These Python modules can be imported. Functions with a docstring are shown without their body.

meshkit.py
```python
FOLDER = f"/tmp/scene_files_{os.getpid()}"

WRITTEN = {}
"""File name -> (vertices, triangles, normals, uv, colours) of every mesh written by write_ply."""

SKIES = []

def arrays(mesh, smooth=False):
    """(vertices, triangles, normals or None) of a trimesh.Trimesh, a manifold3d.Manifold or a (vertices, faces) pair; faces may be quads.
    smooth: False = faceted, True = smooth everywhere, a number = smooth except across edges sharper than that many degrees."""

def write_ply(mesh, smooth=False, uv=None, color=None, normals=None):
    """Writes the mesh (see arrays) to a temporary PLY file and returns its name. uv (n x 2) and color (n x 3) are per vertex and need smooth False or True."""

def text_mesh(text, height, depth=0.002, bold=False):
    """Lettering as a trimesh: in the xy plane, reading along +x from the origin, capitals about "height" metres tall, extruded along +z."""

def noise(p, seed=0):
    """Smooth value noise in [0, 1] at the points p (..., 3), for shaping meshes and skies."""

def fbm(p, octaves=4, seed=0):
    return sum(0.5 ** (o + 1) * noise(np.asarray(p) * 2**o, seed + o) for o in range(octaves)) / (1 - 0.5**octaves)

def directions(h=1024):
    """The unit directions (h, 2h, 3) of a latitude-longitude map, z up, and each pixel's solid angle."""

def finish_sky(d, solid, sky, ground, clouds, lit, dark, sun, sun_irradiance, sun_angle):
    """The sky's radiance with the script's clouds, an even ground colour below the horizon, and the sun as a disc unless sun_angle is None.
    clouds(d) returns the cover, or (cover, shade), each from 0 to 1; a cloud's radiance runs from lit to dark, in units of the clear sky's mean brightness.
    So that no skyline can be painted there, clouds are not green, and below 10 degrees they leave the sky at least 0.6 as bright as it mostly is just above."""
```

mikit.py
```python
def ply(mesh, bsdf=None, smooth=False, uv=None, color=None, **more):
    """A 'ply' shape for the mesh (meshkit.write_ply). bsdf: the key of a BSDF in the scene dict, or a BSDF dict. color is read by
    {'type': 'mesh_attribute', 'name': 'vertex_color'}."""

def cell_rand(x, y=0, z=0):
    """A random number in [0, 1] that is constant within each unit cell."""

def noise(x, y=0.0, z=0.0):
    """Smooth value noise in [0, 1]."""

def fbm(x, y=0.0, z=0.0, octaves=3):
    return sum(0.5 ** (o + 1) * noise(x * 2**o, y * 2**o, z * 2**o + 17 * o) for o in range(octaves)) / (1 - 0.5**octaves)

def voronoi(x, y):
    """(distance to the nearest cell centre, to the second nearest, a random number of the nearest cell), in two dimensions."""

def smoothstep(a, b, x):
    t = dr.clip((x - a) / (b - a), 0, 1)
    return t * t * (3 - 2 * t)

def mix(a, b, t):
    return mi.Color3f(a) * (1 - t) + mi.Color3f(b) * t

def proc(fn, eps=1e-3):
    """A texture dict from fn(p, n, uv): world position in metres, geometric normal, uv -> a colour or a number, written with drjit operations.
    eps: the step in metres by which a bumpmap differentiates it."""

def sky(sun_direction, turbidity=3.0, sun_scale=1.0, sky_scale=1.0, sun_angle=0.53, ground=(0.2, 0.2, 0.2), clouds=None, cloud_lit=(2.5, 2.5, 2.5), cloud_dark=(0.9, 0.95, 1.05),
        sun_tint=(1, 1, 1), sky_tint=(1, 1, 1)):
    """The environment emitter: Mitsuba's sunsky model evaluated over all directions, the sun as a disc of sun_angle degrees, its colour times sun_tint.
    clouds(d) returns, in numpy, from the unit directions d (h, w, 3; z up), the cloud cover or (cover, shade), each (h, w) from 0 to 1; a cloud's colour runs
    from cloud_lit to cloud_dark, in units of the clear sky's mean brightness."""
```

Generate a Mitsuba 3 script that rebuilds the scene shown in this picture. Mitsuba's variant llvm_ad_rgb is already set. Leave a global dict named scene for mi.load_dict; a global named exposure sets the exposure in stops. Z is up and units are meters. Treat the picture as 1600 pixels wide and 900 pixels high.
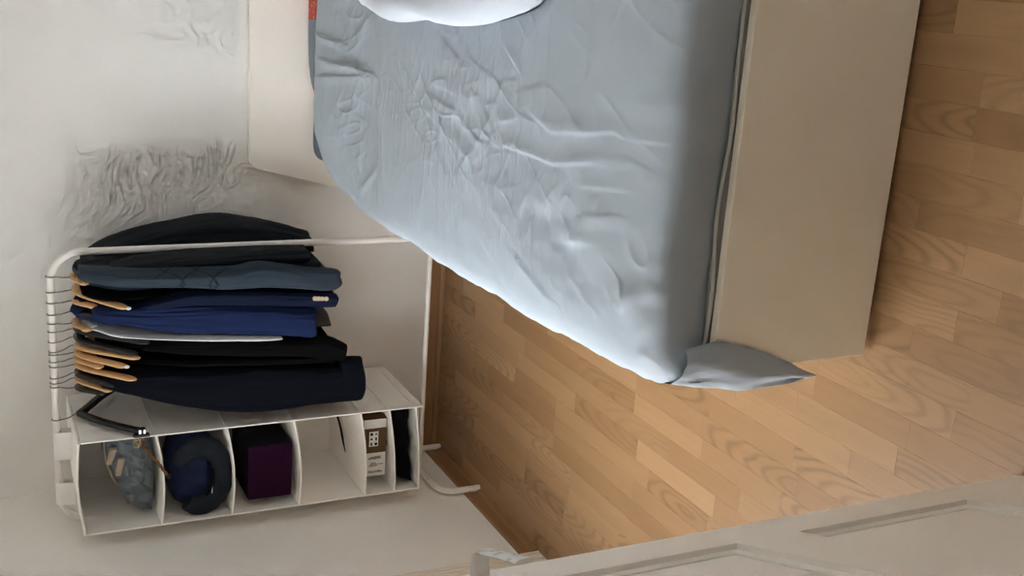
import math
import numpy as np
import trimesh
import manifold3d as m3
import drjit as dr
import mitsuba as mi
import mikit
import meshkit
from mikit import proc, noise, fbm, cell_rand, smoothstep, mix, ply
from scipy.interpolate import PchipInterpolator, CubicSpline

T = mi.ScalarTransform4f
scene, labels = {}, {}
rng = np.random.default_rng(7)

# ------------------------------------------------------------------ camera, sky, exposure
# the photograph was taken with the phone turned sideways: the world's "up" points left in the frame
EYE = [2.0044, -4.1895, 1.7691]
FWD = [-0.26894968, 0.86136304, -0.43095218]
UPV = [0.96074062, 0.27157934, -0.05676378]
scene['camera'] = {'type': 'perspective', 'fov': 49.04, 'fov_axis': 'x', 'near_clip': 0.02, 'far_clip': 100.0,
                   'to_world': T().look_at(origin=EYE, target=[a + b for a, b in zip(EYE, FWD)], up=UPV)}
exposure = 6.18
scene['sky'] = mikit.sky([-0.5, -0.45, 0.7], turbidity=4.0, sun_scale=0.0, sky_scale=1.0, ground=(0.32, 0.31, 0.29),
                         clouds=lambda d: 0.9 * np.ones(d.shape[:2]), cloud_lit=(1.9, 1.95, 2.0), cloud_dark=(1.5, 1.5, 1.55))


# ------------------------------------------------------------------ helpers
def num(key):
    if key not in scene and key not in labels:
        return key
    i = 1
    while f'{key}_{i:03d}' in scene or f'{key}_{i:03d}' in labels:
        i += 1
    return f'{key}_{i:03d}'


def add(key, mesh, mat, label=None, cat=None, group=None, kind=None, smooth=False, **kw):
    key = num(key)
    scene[key] = ply(mesh, mat, smooth=smooth, **kw)
    tag(key, label, cat, group, kind)
    return key


def tag(key, label=None, cat=None, group=None, kind=None):
    d = {k: v for k, v in dict(label=label, category=cat, group=group, kind=kind).items() if v}
    if d:
        labels[key] = d
    return key


def thing(name, label, cat, group=None):
    return tag(num(name), label, cat, group)


def box(x0, x1, y0, y1, z0, z1):
    b = trimesh.creation.box(extents=(abs(x1 - x0), abs(y1 - y0), abs(z1 - z0)))
    b.apply_translation(((x0 + x1) / 2, (y0 + y1) / 2, (z0 + z1) / 2))
    return b


def cbox(x0, x1, y0, y1, z0, z1, c=0.002):
    """box with chamfered edges"""
    pts = []
    for sx, x in ((-1, x0), (1, x1)):
        for sy, y in ((-1, y0), (1, y1)):
            for sz, z in ((-1, z0), (1, z1)):
                pts += [(x - 0 * c, y - sy * c, z - sz * c), (x - sx * c, y, z - sz * c), (x - sx * c, y - sy * c, z)]
    return trimesh.convex.convex_hull(np.array(pts, float))


def rbox(x0, x1, y0, y1, z0, z1, r, seg=12):
    s = m3.Manifold.sphere(r, seg)
    ps = [s.translate((x, y, z)) for x in (x0 + r, x1 - r) for y in (y0 + r, y1 - r) for z in (z0 + r, z1 - r)]
    h = m3.Manifold.batch_hull(ps).to_mesh()
    return trimesh.Trimesh(h.vert_properties[:, :3], h.tri_verts)


def spline(pts, n):
    p = np.array(pts, float)
    if len(p) == 2:
        return p[0] + (p[1] - p[0]) * np.linspace(0, 1, n)[:, None]
    d = np.r_[0, np.cumsum(np.linalg.norm(np.diff(p, axis=0), axis=1))]
    return CubicSpline(d, p)(np.linspace(0, d[-1], n))


def fillet(pts, r, n=8):
    """polyline with rounded corners"""
    p = [np.array(q, float) for q in pts]
    out = [p[0]]
    for a, b, c in zip(p[:-2], p[1:-1], p[2:]):
        u, v = (a - b) / np.linalg.norm(a - b), (c - b) / np.linalg.norm(c - b)
        rr = min(r, np.linalg.norm(a - b) * .49, np.linalg.norm(c - b) * .49)
        ang = math.acos(np.clip(u @ v, -1, 1))
        if ang > math.pi - 1e-3:
            out.append(b)
            continue
        rad = rr * math.tan(ang / 2)
        w = (u + v) / np.linalg.norm(u + v)
        cen = b + w * rad / math.sin(ang / 2)
        s, e = b + u * rr - cen, b + v * rr - cen
        om = math.acos(np.clip(s @ e / rad ** 2, -1, 1))
        for t in np.linspace(0, 1, n + 1):
            out.append(cen + (math.sin((1 - t) * om) * s + math.sin(t * om) * e) / math.sin(om))
    return np.array(out + [p[-1]])


def tube(path, r, n=12, flat=None, up=None):
    """swept tube; r scalar or per-point array; flat=(a,b) makes an elliptic section, up fixes its frame"""
    P = np.array(path, float)
    m = len(P)
    r = np.broadcast_to(np.asarray(r, float), (m,))
    t = np.gradient(P, axis=0)
    t /= np.linalg.norm(t, axis=1, keepdims=True)
    a = np.array(up if up is not None else ([0, 0, 1] if abs(t[0][2]) < .9 else [1, 0, 0]), float)
    V = []
    for i in range(m):
        if up is not None:
            a = np.array(up, float)
        a = a - t[i] * (a @ t[i])
        a /= np.linalg.norm(a)
        b = np.cross(t[i], a)
        th = np.arange(n) * 2 * np.pi / n
        ea, eb = flat if flat else (1, 1)
        V.append(P[i] + r[i] * (np.cos(th)[:, None] * a * ea + np.sin(th)[:, None] * b * eb))
    return loft(np.array(V))


def loft(S, cap=True):
    """closed cross-sections (m, n, 3) -> mesh"""
    m, n = S.shape[:2]
    V = S.reshape(-1, 3)
    i, j = np.meshgrid(np.arange(m - 1), np.arange(n), indexing='ij')
    a, b = i * n + j, i * n + (j + 1) % n
    F = [np.stack([a, b, b + n], -1).reshape(-1, 3), np.stack([a, b + n, a + n], -1).reshape(-1, 3)]
    if cap:
        V = np.vstack([V, S[0].mean(0), S[-1].mean(0)])
        k = np.arange(n)
        F += [np.stack([(k + 1) % n, k, k * 0 + m * n], -1), np.stack([(m - 1) * n + k, (m - 1) * n + (k + 1) % n, k * 0 + m * n + 1], -1)]
    me = trimesh.Trimesh(V, np.vstack(F), process=False)
    if cap and me.volume < 0:
        me.invert()
    return me


def grid(P):
    m, n = P.shape[:2]
    i, j = np.meshgrid(np.arange(m - 1), np.arange(n - 1), indexing='ij')
    a = i * n + j
    F = np.vstack([np.stack([a, a + 1, a + n + 1], -1).reshape(-1, 3), np.stack([a, a + n + 1, a + n], -1).reshape(-1, 3)])
    return trimesh.Trimesh(P.reshape(-1, 3), F, process=False)


def shell(P, th, up):
    """grid sheet with a thickness th along direction up"""
    m, n = P.shape[:2]
    Q = P - np.array(up) * th
    top, bot = grid(P), grid(Q)
    bot.invert()
    N = m * n
    rim = [k for k in range(n)] + [i * n + n - 1 for i in range(1, m)] + [(m - 1) * n + k for k in range(n - 2, -1, -1)] + [i * n for i in range(m - 2, 0, -1)]
    F = []
    for a, b in zip(rim, rim[1:] + rim[:1]):
        F += [[a, a + N, b], [b, a + N, b + N]]
    me = trimesh.Trimesh(np.vstack([P.reshape(-1, 3), Q.reshape(-1, 3)]), np.vstack([top.faces, bot.faces + N, F]), process=False)
    if me.volume < 0:
        me.invert()
    return me


def cat_(*ms):
    return trimesh.util.concatenate(list(ms))


def lin(r, g, b):
    return [((c / 255) / 12.92 if c <= 10 else ((c / 255 + .055) / 1.055) ** 2.4) for c in (r, g, b)]


def rgb(c):
    return {'type': 'rgb', 'value': [float(v) for v in c]}


def mat(name, color, rough=0.6, spec=0.4, bump=None, bscale=1.0, eps=1e-3, **kw):
    b = {'type': 'principled', 'base_color': color if isinstance(color, dict) else rgb(color), 'roughness': rough, 'specular': spec, **kw}
    if bump is not None:
        b = {'type': 'bumpmap', 'arbitrary': proc(bump, eps), 'scale': bscale, 'bsdf': b}
    scene[name] = {'type': 'twosided', 'bsdf': b}
    return name


# ------------------------------------------------------------------ materials
def wall_bump(p, n, uv):
    x, y, z = p.x + p.y * 0.7, p.y, p.z
    w = fbm(x * 5 + 7, z * 5, 2.0, 2)
    a, b = (x + w * .45) * 13, (z * 1.1 - w * .6 + x * .3) * 46
    r1 = dr.maximum(1 - dr.abs(noise(a, b, 3.0) * 2 - 1) - .70, 0) / .30
    r2 = dr.maximum(1 - dr.abs(noise(b * .5 + 9, a * 1.3, 8.0) * 2 - 1) - .76, 0) / .24
    rough = dr.exp(-dr.square((x - 1.45) / .55) - dr.square((z - 1.12) / .42))
    mask = smoothstep(.36, .68, fbm(x * 4 + 3.1, z * 4 + 1.7, 5.0, 2)) * (.25 + rough)
    return (r1 * r1 + .6 * r2 * r2) * mask * .0100 + fbm(x * 9, z * 9, 1.0, 3) * .006


mat('wall_paint', proc(lambda p, n, uv: mix((.815, .80, .765), (.85, .835, .80), fbm(p.x * 1.5 + p.y, p.y * 1.5, p.z * 1.5, 2))), .75, .25, wall_bump, 1.0, 2e-3)
mat('ceiling_paint', (.84, .835, .82), .8, .2)


def wood(p, n, uv):
    k = dr.floor(uv.x / 10)
    lx, ly = uv.x - k * 10 - 5, uv.y
    r1, r2, r3, r4 = cell_rand(k, 1, 0), cell_rand(k, 2, 0), cell_rand(k, 3, 0), cell_rand(k, 4, 0)
    warp = fbm(lx * 14 + k * 3.1, ly * 4.5, k * 1.7, 3) - .5
    c = lx - (r2 - .5) * .06
    d = dr.sqrt(dr.square(c * 17 + warp * .55) + dr.square((ly - (r3 - .5) * .6) * (1.6 + 2.2 * r4)) + .01)
    ring = .5 + .5 * dr.sin(d * (17 + 14 * r1) + warp * 5)
    ring = dr.power(ring, 3.0) * (.4 + .6 * noise(lx * 30, ly * 6, k + 9))
    fine = noise(lx * 420, ly * 9, k) * .6 + noise(lx * 150, ly * 4, k + .5) * .4
    strong = smoothstep(.35, .85, r4)
    tone = dr.clip((r1 * .7 + r3 * .3 - .5) * 1.25 + .5, 0, 1)
    base = mix((.262, .144, .064), (.354, .210, .103), tone)
    base = base * (1 - .29 * strong * ring) * (.95 + .10 * fine)
    return base * (1 - .10 * smoothstep(.5, .8, fbm(lx * 12 + k, ly * 2.5, k * .3, 2)))


mat('parquet', proc(wood), .38, .45)
mat('skirting_wood', proc(lambda p, n, uv: mix((.24, .125, .052), (.28, .155, .068), fbm((p.x + p.z * 3) * 2, (p.y + p.z) * 2, p.z * 90, 2))), .45, .4)
mat('subfloor', (.20, .11, .05), .9, .1)
mat('white_lacquer', (.78, .75, .70), .35, .45)
mat('door_paint', proc(lambda p, n, uv: mix((.82, .775, .71), (.85, .805, .74), fbm(p.x * 4, p.y * 4, p.z * 2, 2))), .42, .45)
mat('trim_paint', (.72, .655, .565), .5, .4)
mat('headboard_lacquer', (.88, .825, .75), .42, .4)
mat('footboard_lacquer', (.84, .765, .63), .42, .35)
mat('white_steel', (.80, .77, .73), .3, .5)
mat('organizer_cloth', (.83, .805, .765), .8, .15)
mat('organizer_binding', (.88, .86, .83), .7, .2)
mat('chrome', proc(lambda p, n, uv: mix((.78, .76, .73), (.6, .56, .5), smoothstep(.62, .7, fbm(p.x * 60, p.y * 60, p.z * 60, 2)))), .32, .5, metallic=.55)
mat('hook_steel', (.25, .24, .22), .3, .5, metallic=.9)
mat('hanger_wood', proc(lambda p, n, uv: mix((.52, .30, .135), (.64, .40, .20), fbm(p.x * 60, p.y * 8, p.z * 25, 2))), .4, .45)
mat('black_plastic', (.012, .012, .013), .35, .5)
mat('clip_steel', (.75, .73, .70), .25, .5, metallic=.9)


def cloth(name, c, amp=.12, rough=.85, sheen=.3, bump=None, bscale=1.0, weave=900.0):
    lo, hi = [float(q * (1 - amp)) for q in c], [float(q * (1 + amp)) for q in c]

    def f(p, n, uv):
        t = fbm(p.x * 30, p.y * 30, p.z * 12, 2)
        return mix(lo, hi, t)
    return mat(name, proc(f), rough, .1, bump, bscale, sheen=sheen)


def cloth_bump(p, n, uv):
    return fbm(p.x * 42 + p.z * 7, p.y * 42, p.z * 9, 3) * .009


cloth('rain_black', (.007, .0095, .0125), .15, .6, .05, cloth_bump)


def stitches(p):
    a, b = (p.y * .9 + p.x * .6 + p.z) * 10, (p.y * .9 + p.x * .6 - p.z) * 10
    da, db = dr.abs(a - dr.floor(a) - .5), dr.abs(b - dr.floor(b) - .5)
    return smoothstep(.01, .05, da) * smoothstep(.01, .05, db)


def quilt_bump(p, n, uv):
    up = smoothstep(.97, 1.02, p.z) * (1 - smoothstep(1.2, 1.26, p.z))
    ribs = dr.sin(p.z * 600) * .0006 * (1 - smoothstep(.97, 1.02, p.z)) * smoothstep(.76, .80, p.z)
    return stitches(p) * .005 * up + ribs + fbm(p.x * 30, p.y * 30, p.z * 9, 2) * .006


def quilt_color(p, n, uv):
    up = smoothstep(.97, 1.02, p.z) * (1 - smoothstep(1.2, 1.26, p.z))
    return mix((.025, .037, .050), (.031, .045, .060), fbm(p.x * 30, p.y * 30, p.z * 12, 2)) * (1 - .5 * up * (1 - stitches(p)))


mat('quilt_slate', proc(quilt_color), .7, .1, quilt_bump, 1.0, sheen=.25)
cloth('blazer_dark_navy', (.0065, .0105, .028), .12, .85, .1, cloth_bump)
cloth('blazer_navy', (.0095, .018, .062), .12, .85, .12, cloth_bump)
cloth('shirt_white', (.60, .62, .62), .05, .8, .2, cloth_bump)
cloth('knit_grey', (.085, .085, .075), .3, .95, .3, cloth_bump)
cloth('suit_black', (.0022, .0022, .0028), .2, .9, .0, cloth_bump)
cloth('coat_navy', (.0035, .0046, .009), .15, .9, .03, cloth_bump)
mat('gold_button', (.86, .80, .66), .3, .5, metallic=.9)


def duvet_bump(p, n, uv):
    w = fbm(p.x * 7, p.y * 7, p.z * 7, 2)
    r = 1 - dr.abs(noise(p.x * 22 + w * 4, p.y * 13 - w * 3, p.z * 15) * 2 - 1)
    return r * r * r * .0008 + fbm(p.x * 14, p.y * 9, p.z * 14, 3) * .0025


mat('duvet_grey', proc(lambda p, n, uv: mix((.310, .352, .388), (.335, .378, .414), fbm(p.x * 6, p.y * 6, p.z * 6, 2))), .62, .3, duvet_bump, 1.0, 2e-3, sheen=.25)
mat('blanket_white', (.46, .49, .53), .8, .2, lambda p, n, uv: fbm(p.x * 14, p.y * 9, p.z * 14, 3) * .004, 1.0, 2e-3, sheen=.2)
mat('mattress_cloth', (.38, .36, .33), .85, .2)
mat('piping', (.50, .485, .455), .8, .2)
def pillow_print(p, n, uv):
    red = (p.x > 1.80) | ((p.x > 1.50) & (p.x < 1.56))
    c = dr.select(red, mi.Color3f(.42, .075, .07), mi.Color3f(.20, .225, .245))
    return dr.select((noise(p.x * 170, p.y * 170, p.z * 170) > .74) & red, mi.Color3f(.45, .26, .05), c)


mat('pillow_print', proc(pillow_print), .85, .2)
mat('pillow_grey', (.10, .12, .135), .85, .2)
cloth('pouch_grey', (.155, .18, .195), .12, .6, .2, lambda p, n, uv: (1 - dr.abs(fbm(p.x * 26, p.y * 26, p.z * 26, 3) * 2 - 1)) * .02)
mat('tan_patch', (.33, .27, .20), .8, .2)
mat('cord_brown', (.13, .06, .022), .8, .2)
mat('fur_brown', proc(lambda p, n, uv: mix((.07, .035, .016), (.42, .34, .25), noise(p.x * 160, p.y * 160, p.z * 160))), .9, .1)
cloth('jacket_roll', (.014, .019, .026), .2, .6, .2, lambda p, n, uv: fbm(p.x * 40, p.y * 40, p.z * 40, 3) * .008)
cloth('jacket_roll_blue', (.010, .016, .048), .2, .6, .2, lambda p, n, uv: fbm(p.x * 40, p.y * 40, p.z * 40, 3) * .008)
mat('box_black', (.004, .004, .007), .7, .12)
mat('box_purple', proc(lambda p, n, uv: mix((.021, .0035, .019), (.025, .0045, .023), noise(p.x * 300, p.y * 300, p.z * 300))), .8, .06)
mat('carton_white', (.62, .60, .56), .7, .3)
mat('carton_brown', (.085, .045, .018), .7, .3)
mat('print_black', (.02, .018, .016), .7, .3)
mat('strap_black', (.01, .01, .011), .7, .2)
scene['pane_glass'] = {'type': 'thindielectric', 'int_ior': 1.5}

# ------------------------------------------------------------------ the room
RX, FY, CH = 2.88, -3.62, 2.5          # right wall, front wall (with the doorway), ceiling
WY0, WY1, WZ0, WZ1 = -2.42, -1.28, 0.48, 2.28    # window opening in the left wall
add('wall_back', box(-.12, RX + .12, 0, .12, 0, CH), 'wall_paint', 'off-white plastered wall behind the clothes rack with trowel marks', kind='structure')
add('wall_left', cat_(box(-.2, 0, FY, WY0, 0, CH), box(-.2, 0, WY1, 0, 0, CH), box(-.2, 0, WY0, WY1, 0, WZ0), box(-.2, 0, WY0, WY1, WZ1, CH)),
    'wall_paint', 'off-white wall to the left of the hanging organizer', kind='structure')
add('wall_right', box(RX, RX + .12, FY, 0, 0, CH), 'wall_paint', 'off-white wall on the far side of the bed', kind='structure')
DX0, DX1, DH = 1.43, 2.30, 2.04
add('wall_front', cat_(box(-.2, DX0, FY - .12, FY, 0, CH), box(DX1, RX + .12, FY - .12, FY, 0, CH), box(DX0, DX1, FY - .12, FY, DH, CH)),
    'wall_paint', 'off-white wall with the doorway the room is seen through', kind='structure')
add('ceiling', box(-.2, RX + .12, -5.4, .12, CH, CH + .1), 'ceiling_paint', 'white ceiling', kind='structure')
add('wall_hall', cat_(box(.6, .72, -5.4, FY - .12, 0, CH), box(2.85, 2.97, -5.4, FY - .12, 0, CH), box(.6, 2.97, -5.5, -5.4, 0, CH)),
    'wall_paint', 'off-white walls of the hallway', kind='structure')
# window in the left wall
add('window_1', cat_(box(-.14, -.07, WY0, WY0 + .06, WZ0, WZ1), box(-.14, -.07, WY1 - .06, WY1, WZ0, WZ1), box(-.14, -.07, WY0, WY1, WZ0, WZ0 + .06), box(-.14, -.07, WY0, WY1, WZ1 - .06, WZ1),
                     box(-.14, -.07, (WY0 + WY1) / 2 - .04, (WY0 + WY1) / 2 + .04, WZ0, WZ1)), 'white_lacquer', 'white window in the left wall', kind='structure')
for ya, yb in ((WY0 + .06, (WY0 + WY1) / 2 - .04), ((WY0 + WY1) / 2 + .04, WY1 - .06)):
    add('window_1__pane', trimesh.Trimesh([(-.105, ya, WZ0 + .06), (-.105, yb, WZ0 + .06), (-.105, yb, WZ1 - .06), (-.105, ya, WZ1 - .06)], [[0, 1, 2], [0, 2, 3]], process=False), 'pane_glass')
# fluted casing beside the window (only its edge shows, behind the door handle)
fl_y = np.linspace(-1.005, -1.235, 177)
fl_x = .012 + .009 * np.abs(np.sin((fl_y + 1.005) / .23 * np.pi * 11.0)) ** .7
add('trim_1', loft(np.array([[(0, fl_y[0], z)] + [(x, y, z) for x, y in zip(fl_x, fl_y)] + [(0, fl_y[-1], z)] for z in (0.0, 2.40)])), 'trim_paint',
    'beige fluted casing on the left wall behind the door handle', kind='structure', smooth=25)
# wooden skirting with a quarter-round foot
prof = [(0, 0), (.024, 0), (.0235, .008), (.020, .016), (.013, .021), (.012, .024), (.012, .054), (.009, .060), (0, .062)]
add('baseboard_back', loft(np.array([[(x, -a, b) for a, b in prof] for x in (0.0, RX)])), 'skirting_wood', 'low brown wooden skirting along the back wall', kind='structure', smooth=25)
add('baseboard_left', loft(np.array([[(a, y, b) for a, b in prof] for y in (0.0, -1.005)])), 'skirting_wood', 'low brown wooden skirting along the left wall', kind='structure', smooth=25)
# ------------------------------------------------------------------ parquet floor, stave by stave
add('floor', box(-.2, RX + .12, -5.4, .12, -.03, -.0035), 'subfloor', 'beech strip parquet floor', kind='structure')
SW, SX0 = .0665, .0215
known = {20: [-2.652], 21: [-2.747], 19: [-2.545], 17: [-2.44, -1.98], 18: [-2.718, -2.2], 10: [-.345, -.79, -1.38], 9: [-.451, -.74, -1.18, -1.57], 8: [-.31, -.73, -1.05, -1.645], 11: [-.6, -1.178, -1.53], 12: [-.52, -.95, -1.53],
         6: [-.31, -.72, -1.055, -1.65], 5: [-.60, -.89, -1.187, -1.72], 4: [-.44, -.865, -1.19], 3: [-.40, -.865], 2: [-.41, -.818], 7: [-.5, -1.05, -1.57, -2.0], 28: [-2.7], 26: [-2.608], 25: [-2.62], 24: [-2.75]}
stuff = []


def stave(k, xa, xb, ya, yb):
    c, d = .0002, .00025
    g = .0001
    xa, xb, ya, yb = xa + g, xb - g, ya + g, yb - g
    V = np.array([(xa, ya, -d), (xb, ya, -d), (xb, yb, -d), (xa, yb, -d), (xa + c, ya + c, 0), (xb - c, ya + c, 0), (xb - c, yb - c, 0), (xa + c, yb - c, 0),
                  (xa, ya, -.0035), (xb, ya, -.0035), (xb, yb, -.0035), (xa, yb, -.0035)])
    F = [(4, 5, 6), (4, 6, 7)]
    for a in range(4):
        b = (a + 1) % 4
        F += [(a, b, b + 4), (a, b + 4, a + 4), (a + 8, b + 8, b), (a + 8, b, a)]
    uv = np.stack([k * 10 + 5 + V[:, 0] - (xa + xb) / 2, V[:, 1] - (ya + yb) / 2], 1)
    return V, F, uv


kk = 0
rows = int((RX - SX0) / SW) + 1
fr = np.random.default_rng(21)
for r in range(-1, rows):
    xa, xb = max(SX0 + r * SW, 0.0), min(SX0 + (r + 1) * SW, RX)
    js = list(known.get(r, []))
    y = js[0] if js else -fr.uniform(.05, .42)
    if not js:
        js = [y]
    while js[0] < -.42:
        js.insert(0, js[0] + fr.uniform(.30, .44))
    while js[-1] > -5.3:
        js.append(js[-1] - fr.uniform(.30, .44))
    js = [0.0] + [j for j in js if j < -.03 and j > -5.37] + [-5.4]
    for ya, yb in zip(js[1:], js[:-1]):
        if yb - ya < .02:
            continue
        V, F, uv = stave(kk, xa, xb, ya, yb)
        kk += 1
        under_bed = xa > 1.33 and ya > -2.36
        vis = (yb > -3.05) and not under_bed and xa < 2.3
        if vis:
            add('floor__stave', trimesh.Trimesh(V, F, process=False), 'parquet', uv=uv)
        else:
            stuff.append((V, F, uv))
Vs, Fs, Us, o = [], [], [], 0
for V, F, uv in stuff:
    Vs.append(V); Fs.append(np.array(F) + o); Us.append(uv); o += len(V)
add('floor__outer_staves', trimesh.Trimesh(np.vstack(Vs), np.vstack(Fs), process=False), 'parquet', 'beech staves under the bed and beyond', kind='stuff', uv=np.vstack(Us))

# ------------------------------------------------------------------ the open door in the left foreground
E0 = np.array([1.153, -2.857, 0.0])
HD = np.array([.345, -.9386, 0.0]); HD /= np.linalg.norm(HD)
NN = np.array([-HD[1], HD[0], 0.0])                     # the face seen from the hallway


def dpt(s, n, z):
    return E0 + HD * s + NN * n + np.array([0, 0, z])


def dbox(s0, s1, n0, n1, z0, z1):
    b = box(s0, s1, n0, n1, z0, z1)
    b.vertices = np.array([dpt(*v) for v in b.vertices])
    if b.volume < 0:
        b.invert()
    return b


DW, DT = .82, .04
ST = .118                                              # stile width


def dframe(s0, s1, z0, z1, prof):
    """moulding round a panel: prof = [(inset, n)], mitred loop"""
    loops = np.array([[dpt(s0 + i, n, z0 + i), dpt(s1 - i, n, z0 + i), dpt(s1 - i, n, z1 - i), dpt(s0 + i, n, z1 - i)] for i, n in prof])
    me = loft(loops, cap=False)
    return me


panels = [(.745, 1.93), (.262, .627)]
d = thing('door_1', 'white panelled door standing open into the room', None)
labels[d]['kind'] = 'structure'
frame_ms = [dbox(0, ST, -DT, 0, .008, 2.02), dbox(DW - ST, DW, -DT, 0, .008, 2.02), dbox(ST, DW - ST, -DT, 0, .008, .262), dbox(ST, DW - ST, -DT, 0, .627, .745), dbox(ST, DW - ST, -DT, 0, 1.93, 2.02)]
add('door_1__frame', cat_(*frame_ms), 'door_paint')
for z0, z1 in panels:
    add('door_1__panel', cat_(dbox(ST + .0188, DW - ST - .0188, -DT + .012, -.0128, z0 + .0188, z1 - .0188), dbox(ST - .004, DW - ST + .004, -DT + .012, -.0170, z0 - .004, z1 + .004)), 'door_paint')
    add('door_1__moulding', cat_(dframe(ST, DW - ST, z0, z1, [(0, 0.0), (.0015, -.0085), (.0135, -.0115), (.0150, -.0165), (.0185, -.0165), (.0195, -.0128)])), 'door_paint', smooth=25)
h = np.array
pl = [dpt(.062, .052, 1.185), dpt(.058, .054, 1.150)]
# lever: a flat bent bar, leg up to the door, bend, grip towards the hinge
lev = fillet([dpt(.080, .002, 1.156), dpt(.082, .050, 1.155), dpt(.183, .044, 1.134)], .022, 10)
add('door_1__handle', tube(lev, .0150, 16, flat=(1.0, .26), up=(0, 0, 1)), 'chrome', 'curved chrome lever handle', smooth=40)
add('door_1__handle__rose', tube([dpt(.080, -.001, 1.156), dpt(.080, .007, 1.156)], .026, 24), 'chrome', smooth=40)
add('door_1__hinge', cat_(tube([dpt(DW + .006, -.004, .22), dpt(DW + .006, -.004, .30)], .007, 12), tube([dpt(DW + .006, -.004, 1.7), dpt(DW + .006, -.004, 1.78)], .007, 12)), 'chrome', smooth=40)

# ------------------------------------------------------------------ the bed
FYB, BX0, BX1 = -2.432, 1.25, 2.74
t = thing('bed', 'low white bed with a plain footboard and rounded headboard', 'bed')
add('bed__footboard', cbox(BX0, BX1, FYB, FYB + .020, .014, .420, .0012), 'footboard_lacquer', 'plain beige-white footboard panel')
add('bed__side_rail', cbox(BX0 + .004, BX0 + .026, FYB + .02, -.17, .06, .34, .0015), 'footboard_lacquer')
add('bed__side_rail', cbox(BX1 - .026, BX1 - .004, FYB + .02, -.17, .06, .34, .0015), 'footboard_lacquer')
add('bed__slat_base', box(BX0 + .026, BX1 - .026, FYB + .022, -.17, .20, .225), 'footboard_lacquer')
for x in (BX0 + .05, BX1 - .11):
    add('bed__foot', box(x, x + .06, FYB + .03, FYB + .09, 0, .06), 'footboard_lacquer')
    add('bed__foot', box(x, x + .06, -.27, -.21, 0, .06), 'footboard_lacquer')
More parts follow.
